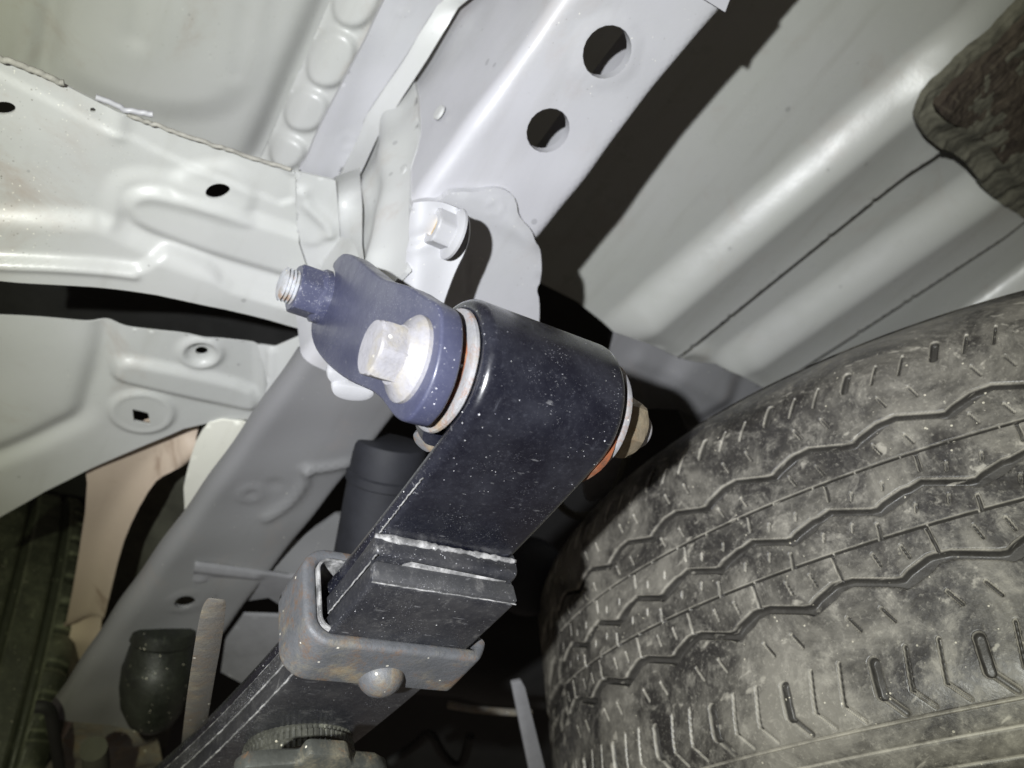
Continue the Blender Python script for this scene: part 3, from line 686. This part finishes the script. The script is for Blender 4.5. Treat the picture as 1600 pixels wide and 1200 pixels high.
# clamp: a bent strap round the leaves
QB = R0 + .0180
tc = .5 * (on_spring(585, 1012, QB)[1] + on_spring(585, 1062, QB)[1])
print("clamp t", tc, [on_spring(*p, QB) for p in ((500, 1000), (730, 1030), (470, 1060), (700, 1080), (430, 940))], "leafline", leafline(tc))
def clamp():
    q0 = QB - leafline(tc) + .0052; qt = -.004 - leafline(tc) + .012; mL = M0 - .0110; mR = M1 + .0015; rc = .011
    pts, ns = [], []
    def add(m, q, n): pts.append((m, q)); ns.append(n)
    for a in np.linspace(0, 1, 7): add(mR + .0065 - .0065 * a, q0 - .0075 * (1 - a) ** 2, nz((.9 * (1 - a) , 1)))
    for m in np.linspace(mR - .004, mL + rc, 12): add(m, q0, (0, 1))
    for a in np.linspace(0, math.pi / 2, 9)[1:]: add(mL + rc - rc * math.sin(a), q0 - rc + rc * math.cos(a), (-math.sin(a), math.cos(a)))
    for q in np.linspace(q0 - rc, qt + rc, 8)[1:]: add(mL, q, (-1, 0))
    for a in np.linspace(0, math.pi / 2, 9)[1:]: add(mL + rc - rc * math.cos(a), qt + rc - rc * math.sin(a), (-math.cos(a), -math.sin(a)))
    for m in np.linspace(mL + rc, mR, 10)[1:]: add(m, qt, (0, -1))
    P = [S(m, tc, q) for m, q in pts]; N_ = [n[0] * AX + n[1] * NX for n in ns]
    return P, N_, q0
cp_, cn_, q0c = clamp()
cl = strip("spring_clamp", cp_, cn_, LX, -.0125, .0135, .0052, "rustclamp", sp, .0020)
rm, rt = on_spring(596, 1062, q0c)
lathe("rivet", S(rm, rt, q0c - .001), NX, [(0, .0088), (.0012, .0088), (.003, .0080), (.0052, .0062), (.0066, .0036), (.0071, .0010)], "rustclamp", cl, 36)
# clamp liner (thin dark lip inside the strap)
lp = [p + n * -.0052 for p, n in zip(cp_, cn_)]
strip("clamp_liner", lp[7:-2], cn_[7:-2], LX, -.0135, .0125, .0012, "caked", cl, .0004)

# shackle
sh = thing("spring_shackle", "blue-grey shackle plate with a white flanged bolt, left of the spring eye", "shackle", EYE)
PP = Plane(642, 562, .26, AX); PP.o = EYE.copy()
plate = [(532, 396), (542, 395), (552, 399), (570, 414), (592, 432), (603, 437), (616, 440), (640, 447), (662, 462), (680, 472), (687, 480), (690, 500), (689, 530), (685, 556), (677, 588), (667, 612), (656, 634), (645, 648), (636, 658),
         (625, 658), (614, 650), (604, 637), (594, 622), (580, 611), (565, 604), (548, 597), (530, 586), (511, 570), (499, 556), (490, 542), (485, 522), (486, 500), (500, 490), (514, 470), (520, 450), (523, 428), (517, 414)]
slab("shackle_plate", [PP.at(*p) for p in smooth_poly(plate, 1)], AX * .0082, "blue", sh, .0011, 3)
hb = lathe("bolt_flange", EYE + AX * .0002, -AX, [(0, .0148), (.0016, .0148), (.0030, .0135), (.0050, .0105), (.006, .0100)], "zinc", sh, 56)
hexnut("bolt_head", EYE - AX * .0040, -AX, .0103, .0105, "zinc", sh, .25)
lathe("eye_bolt_shank", EYE, AX, [(0, .0075), (.085, .0075)], "zinc", sh, 24)
# far end of the bolt
far = S(M1 + .0034, 0, 0)
lathe("washer", far, AX, [(0, .0110), (0, .0215), (.0008, .0218), (.0022, .0216), (.0032, .0120)], "sleeve", sh, 56, wob=.008)
lathe("rust_scale", S(M1 - .0002, .0035, .0035), AX, [(0, .0100), (.0006, .0205), (.0030, .0205), (.0034, .0100)], "rustheavy", sh, 40, wob=.03)
hexnut("nut", far + AX * .0032, AX, .0125, .0170, "nutbrown", sh, .1)
lathe("bolt_thread", far + AX * .018, AX, [(0, .0068), (.0072, .0068), (.0084, .0060), (.0086, .002)], "zinc", sh, 30)
# upper pin
up = PP.at(506, 465)
lathe("nut_collar", up, -AX, [(0, .0125), (.0030, .0125), (.0050, .0105)], "blue", sh, 12)
hexnut("pin_nut", up - AX * .0035, -AX, .0118, .0105, "blue", sh, .45)
th = [(.0, .0078)]
for k in range(6):
    z = .010 + k * .00165; th += [(z, .0066), (z + .0008, .0078), (z + .00165, .0066)]
th += [(.0204, .0052)]
lathe("pin_thread", up, -AX, th, "washer", sh, 30, sharp=70)
lathe("pin_shank", up, AX, [(0, .008), (.07, .008)], "darker", sh, 20)
# lower lobe of the outer shackle plate glimpsed between plate and spring
OP = Plane(668, 685, .300, nz(-AX + .9 * NX))
slab("bush_boss", [OP.at(*p) for p in smooth_poly([(642, 672), (690, 668), (700, 690), (672, 712), (655, 704), (643, 690)], 2)], -OP.n * .010, "rustclamp", sh, .002)

# bump stop and axle plate under the spring, at the bottom edge
bsm, bst = on_spring(474, 1212, QB + .004)
bs = thing("bump_stop", "grooved rubber stop in a rusty steel seat, under the spring at the bottom edge", "bump stop", S(bsm, bst, QB))
qd = QB - leafline(bst)
lathe("rubber_disc", S(bsm, bst + .004, qd - .001), NX, [(0, .0225), (.001, .0235), (.003, .0238), (.0035, .0228), (.0050, .0228), (.0055, .0240), (.0085, .0240), (.009, .0228), (.012, .0226)], "rub", bs, 240, wob=.01, teeth=1)
SPp = Plane(470, 1190, .285, nz(NX - .15 * LX))
seat = [(366, 1200), (385, 1186), (430, 1182), (470, 1180), (478, 1170), (484, 1165), (546, 1168), (552, 1182), (590, 1186), (606, 1194), (612, 1230), (600, 1290), (360, 1290)]
slab("seat_plate", [SPp.at(p[0], p[1] + 14) for p in seat], -SPp.n * .007, "seat", bs, .0015)
FB = Plane(320, 1070, .345, nz(NX + .25 * AX + .2 * LX))
fb = thing("flat_bar", "upright rusty grey flat bar with a rounded top, left of the spring clamp", "bar", FB.at(320, 1100))
slab("bar_blade", [FB.at(*p) for p in smooth_poly([(325, 933), (331, 934), (331, 955), (327, 1000), (318, 1060), (309, 1130), (300, 1220), (292, 1320), (264, 1320), (279, 1200), (288, 1110), (299, 1030), (309, 970), (316, 944)], 1)], AX * .0048, "bar", fb, .0010, 2)
# ==================================================================================================
# 4. SPARE TYRE lying flat on the right, and the wheel seen lower left
# ==================================================================================================
def tyre_axes():
    v = nz(NX * 1.0 + -.2389 * (LX) + .0068 * AX)
    l = nz(LX - v * (LX @ v)); return v, l, np.cross(v, l)
TV = nz((-.07514452822171006, .81872202300136, -.5692517447763311)); TL = nz((-.5587320368581328, -.5074057869437372, -.6560166753706562)); TN = nz((-.8259369291094198, .26876312326762275, .49557499200901356))
TCc = np.array((.3682, -.1097, -.6555)); TR0 = .3529
PITCH = 41.0; S0 = 665.6
def tread(s, w):
    """groove depth (mm, >0 = cut) at arc s and lateral w, both mm"""
    p = (s - S0) % PITCH; D = np.zeros_like(s)
    def cut(d, half, depth, soft=.5):
        nonlocal D; D = np.maximum(D, depth * S01((half + soft - d) / (2 * soft)))
    for xs, ws, wid, dep in (((0, 15, 21, 41), (-145.0, -138.9, -138.7, -145.0), 2.1, 6.0), ((0, 15, 21, 41), (-112.4, -107.6, -105.6, -112.4), 1.8, 5.5), ((0, 15, 21, 41), (-79.0, -73.4, -72.6, -79.0), 1.6, 5.5)):
        wc = np.interp(p, xs, ws); sl = np.interp(p, (0, 14.9, 15, 20.9, 21, 41), (.34, .34, 0, 0, -.27, -.27))
        d = np.abs(w - wc) / np.sqrt(1 + sl ** 2); wd_ = wid * np.interp(p, (0, 3, 12, 15, 22, 38, 41), (1.1, 1.45, 1.45, 1, .75, .75, 1.1))
        cut(d, wd_, dep, .7)
    for g in (-91.5, -124.5):
        gate = np.where(np.abs(((s - S0 + 7) % (PITCH / 2)) - 3) < .45, .25, 1.0)
        cut(np.abs(w - g), .75, 4.5, .2); D = np.where(np.abs(w - g) < 1.2, D * gate, D)
    def seg(p0, w0, p1, w1, half, dep, soft=.3):
        for sh_ in (-PITCH, 0, PITCH):
            ax_, ay = p0 + sh_, w0; dx, dy = p1 - p0, w1 - w0; t = np.clip(((p - ax_) * dx + (w - ay) * dy) / (dx * dx + dy * dy), 0, 1)
            cut(np.hypot(p - ax_ - t * dx, w - ay - t * dy), half, dep, soft)
    # shoulder, camera side
    seg(19, -172.6, 18.0, -185, 2.0, 5, .5); seg(18, -185, 24.5, -193, 1.2, 2.2, .5)
    for q in (5, 33): seg(q, -169.5, q - 3, -185.8, .55, 4.0); seg(q - 3, -185.8, q + 3, -193, .5, 2.0)
    for q in (14.5, 29): seg(q, -152.6, q + 3.6, -159, .55, 4.0)
    for q in (4, 33): seg(q, -130, q + 1.5, -135.6, .5, 3.5)
    seg(16, -125, 17, -136, .7, 3.5); seg(23, -92.5, 22.5, -100, .7, 3.5); seg(39, -118, 38.5, -124, .7, 3.5)
    for q in (6, 33): seg(q, -100.5, q - .8, -103.5, .45, 3)
    for q in (15.5, 29): seg(q, -114.5, q - .9, -117.5, .45, 3)
    for q in (8, 22): seg(q, -82, q + 2, -87, .5, 3); seg(q + 9, -60, q + 11, -65.5, .5, 3)
    seg(8, -41.5, 4.5, -50, 1.7, 4.5, .5)
    for q in (21.5, 34): seg(q, -42.5, q - 4.5, -52, .55, 4)
    cut(np.abs(w + 195.5), .5, 1.2, .4); cut(np.abs(w + 204), .4, .8, .4); cut(np.abs(w + 213), .4, .8, .4)
    return D
def profile(w):
    """radius drop in mm from the crown, and lateral position, along the meridian w (mm)"""
    hi = np.clip((-55 - w) * -1, 0, None); lo = np.clip(-178 - w, 0, None)
    return .0 + hi ** 2 * .016 + lo ** 2 * .011
def build_tyre(name, C, v, l, n, R, parent, mat, ss, ww, detail=True):
    SS, WW = np.meshgrid(ss, ww, indexing='ij'); D = tread(SS, WW) if detail else np.zeros_like(SS)
    if not detail: D = np.where(np.isin(WW, ww), tread(SS, WW) * .0, 0)
    r = R - (profile(WW) + D) / 1000; th_ = SS / 1000 / R
    dirv = np.cos(th_)[..., None] * l + np.sin(th_)[..., None] * n
    V = C + dirv * r[..., None] + v * (WW / 1000)[..., None]
    a, b = SS.shape; I = np.arange(a * b).reshape(a, b)
    Fc = np.stack([I[:-1, :-1], I[1:, :-1], I[1:, 1:], I[:-1, 1:]], -1).reshape(-1, 4)
    return mesh_fast(name, V.reshape(-1, 3), Fc, mat, parent, (D / 5).reshape(-1))
def mesh_fast(name, V, Q, mat, parent, attr):
    V = toW(V); c = V.mean(0); me = bpy.data.meshes.new(name); me.vertices.add(len(V)); me.vertices.foreach_set("co", (V - c).astype(np.float32).ravel())
    me.loops.add(Q.size); me.loops.foreach_set("vertex_index", Q.astype(np.int32).ravel()); me.polygons.add(len(Q))
    me.polygons.foreach_set("loop_start", np.arange(0, Q.size, Q.shape[1], dtype=np.int32))
    me.update(calc_edges=True); me.validate()
    a = me.attributes.new("groove", 'FLOAT', 'POINT'); a.data.foreach_set("value", attr.astype(np.float32))
    me.materials.append(M[mat]); me.shade_smooth()
    o = bpy.data.objects.new(name, me); sc.collection.objects.link(o); o.location = Vector(c.tolist()) - wloc(parent); o.parent = parent
    return o
ty = thing("spare_tyre", "large dusty tyre with zigzag tread grooves, lying flat below the load floor", "tyre", TCc - TV * .12)
ws = np.concatenate([np.arange(-238, -222, 2.), np.arange(-222, -26, .5), np.arange(-26, -8, 2.)])
for g_ in (-91.5, -124.5, -195.5): ws = np.concatenate([ws[np.abs(ws - g_) > 1.5], g_ + np.arange(-1.4, 1.41, .2)])
ws = np.sort(ws)
build_tyre("tread", TCc, TV, TL, TN, TR0, ty, "tyre", np.arange(420, 800, .5), ws)
circ_mm = 2 * math.pi * TR0 * 1000
build_tyre("tread_back", TCc, TV, TL, TN, TR0, ty, "tyre", np.linspace(799, circ_mm + 421, 220), np.concatenate([np.arange(-238, -26, 6.), np.arange(-26, -8, 2.)]), True)
def wall_ring(w0, r0, w1, r1, k=10, bul=0):
    prof = []
    for t in np.linspace(0, 1, k): prof.append((w0 + (w1 - w0) * t + bul * math.sin(math.pi * t), r0 + (r1 - r0) * t))
    return prof
rb = TR0 - (profile(np.array([-238.]))[0]) / 1000; rt_ = TR0 - profile(np.array([-10.]))[0] / 1000
def ring(name, prof, mat, parent, C, v, l, n, seg=160):
    V = []; 
    for t, r in prof:
        a = np.arange(seg) * 2 * math.pi / seg; V.append(C + v * t + r * (np.cos(a)[:, None] * l + np.sin(a)[:, None] * n))
    V = np.vstack(V); Q = []
    for i in range(len(prof) - 1):
        for k in range(seg):
            a, b = i * seg + k, i * seg + (k + 1) % seg; Q.append((a, b, b + seg, a + seg))
    return mesh_fast(name, V, np.array(Q), mat, parent, np.zeros(len(V)))
ring("sidewall", wall_ring(-.238, rb, -.232, .200, 12, -.012), "tyre", ty, TCc, TV, TL, TN)
ring("sidewall", wall_ring(-.009, rt_, -.015, .200, 12, .012), "tyre", ty, TCc, TV, TL, TN)
ring("wheel_rim", [(-.232, .200), (-.225, .190), (-.150, .180), (-.130, .06), (-.12, .04)], "bar", ty, TCc, TV, TL, TN)

# road wheel at the lower left: upright, axis across the vehicle
wc = ray(-105, 1190) * .80
rw = thing("road_wheel", "dim upright road wheel filling the dark lower left corner", "wheel", wc)
def wheel2():
    v, l, n = AX, LX, NX; R = .275; ss = np.arange(0, 2 * math.pi * R * 1000, 5.); ww = np.arange(-70, 71, 2.)
    SS, WW = np.meshgrid(ss, ww, indexing='ij'); D = np.zeros_like(SS)
    for g in (-45, -15, 15, 45): D = np.maximum(D, 7 * S01((4.5 - np.abs(WW - g)) / 2))
    D = np.maximum(D, np.where(np.abs(WW) > 50, 5 * S01((3.5 - np.abs((SS % 28) - 14)) / 2), 0))
    dr = np.clip(np.abs(WW) - 55, 0, None) ** 2 * .05
    r = R - (D + dr) / 1000; th_ = SS / 1000 / R
    V = wc + (np.cos(th_)[..., None] * l + np.sin(th_)[..., None] * n) * r[..., None] + v * (WW / 1000)[..., None]
    a, b = SS.shape; I = np.arange(a * b).reshape(a, b); Fc = np.stack([I[:-1, :-1], I[1:, :-1], I[1:, 1:], I[:-1, 1:]], -1).reshape(-1, 4)
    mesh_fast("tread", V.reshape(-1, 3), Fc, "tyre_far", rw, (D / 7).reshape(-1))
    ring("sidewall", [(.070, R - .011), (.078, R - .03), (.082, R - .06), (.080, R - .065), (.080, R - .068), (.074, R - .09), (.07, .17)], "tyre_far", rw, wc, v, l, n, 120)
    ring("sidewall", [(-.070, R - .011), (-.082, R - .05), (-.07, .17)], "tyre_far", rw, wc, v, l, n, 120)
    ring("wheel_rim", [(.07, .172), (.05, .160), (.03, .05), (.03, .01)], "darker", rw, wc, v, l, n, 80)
wheel2()

# ==================================================================================================
# 5. DARK THINGS BEHIND
# ==================================================================================================
d0 = Plane(585, 780, .50, nz((0.2, -.2, 1)))
da = thing("damper", "dark blue-grey damper body behind the spring, left of the rolled eye", "damper", d0.at(585, 780))
a0, a1 = d0.at(612, 690), d0.at(560, 960); L0 = np.linalg.norm(a1 - a0)
lathe("damper_body", a0, a1 - a0, [(0, .0195), (.0006, .0215), (.003, .0225), (.020, .0225), (.021, .024), (.026, .024), (.027, .0225), (L0, .0225)], "dark", da, 40)
# rubber stop on the rail, lower left
q = Plane(240, 1050, .55, nz((0.1, -.1, 1)))
rs_ = thing("rail_bump_stop", "dark olive rounded rubber stop under the frame rail, left of the flat bar", "bump stop", q.at(240, 1050))
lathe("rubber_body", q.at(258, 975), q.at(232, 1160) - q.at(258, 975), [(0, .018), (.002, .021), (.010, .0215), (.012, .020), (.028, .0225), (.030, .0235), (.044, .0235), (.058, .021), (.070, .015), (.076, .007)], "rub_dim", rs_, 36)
hexnut("bolt_head", q.at(262, 996), nz((.1, -.5, 1)), .0085, .006, "bar", rs_, .2)
lathe("washer", q.at(262, 992), nz((.1, -.5, 1)), [(0, .010), (.0015, .010)], "bar", rs_, 24)
q = Plane(95, 1130, .56, NX)
hs = thing("brake_hose", "thin black hose curving down in front of the beige wheel house", "hose", q.at(95, 1130))
tube("hose_run", [q.at(*p) for p in ((55, 1104), (70, 1104), (80, 1112), (84, 1140), (90, 1180), (96, 1230))], .0042, "darker", hs)
tube("hose_stub", [q.at(146, 1170, .02), q.at(150, 1185, .02), q.at(152, 1230, .02)], .009, "olive", hs)
q = Plane(930, 760, .56, nz(NX - .3 * AX))
tb = thing("exhaust_hanger", "small grey hanger tab with a thin ring, between the spring eye and the tyre", "hanger", q.at(930, 760))
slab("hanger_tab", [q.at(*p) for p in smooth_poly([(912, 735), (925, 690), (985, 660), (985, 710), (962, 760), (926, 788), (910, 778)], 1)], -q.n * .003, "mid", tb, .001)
tube("hanger_ring", [q.at(*p, .01) for p in ((868, 778), (880, 796), (903, 808), (930, 803), (952, 785), (968, 752), (980, 710))], .0028, "olive", tb)
q = Plane(830, 890, .60, nz((.2, .1, 1)))
cv = thing("diff_cover", "blurred blue-grey casting showing in the dark gap right of the spring", "casting", q.at(830, 890))
lathe("casting_body", q.at(826, 900, -.02), (0.1, .2, 1), [(0, .030), (.01, .029), (.018, .024), (.024, .016), (.027, .006)], "dark", cv, 36)
q = Plane(825, 1130, .52, nz((.3, -.3, 1)))
sb = thing("stay_bar", "narrow grey stay bar standing in the dark gap beside the tyre", "bar", q.at(825, 1130))
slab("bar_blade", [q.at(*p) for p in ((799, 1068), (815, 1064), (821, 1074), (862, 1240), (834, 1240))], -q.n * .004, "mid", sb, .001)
q = Plane(765, 1110, .62, nz((.1, -.5, 1)))
rb_ = thing("brake_pipe", "thin rusty pipe crossing the dark gap below the clamp", "pipe", q.at(765, 1110))
tube("pipe_run", [q.at(*p) for p in ((700, 1101), (740, 1108), (780, 1112), (830, 1114))], .0028, "bar", rb_)
tube("pipe_run", [q.at(*p, -.03) for p in ((610, 1190), (650, 1165), (672, 1140), (690, 1180), (720, 1205), (735, 1150))], .004, "darker", rb_)
q = Plane(740, 1030, .80, nz((.1, -.3, 1)))
ax_ = thing("axle_housing", "very dark axle housing behind the spring clamp, low in the middle", "axle", q.at(740, 1030))
lathe("housing_tube", q.at(600, 1000, -.05), AX, [(0, .05), (.10, .05), (.13, .055), (.30, .055), (.301, .02)], "darker", ax_, 40)
# near-black sheet added far behind, painting the gaps dark
ub = thing("far_underbody", "near-black underbody sheet, added to darken the gaps behind every other part", "underbody", ray(800, 600) * 1.1)
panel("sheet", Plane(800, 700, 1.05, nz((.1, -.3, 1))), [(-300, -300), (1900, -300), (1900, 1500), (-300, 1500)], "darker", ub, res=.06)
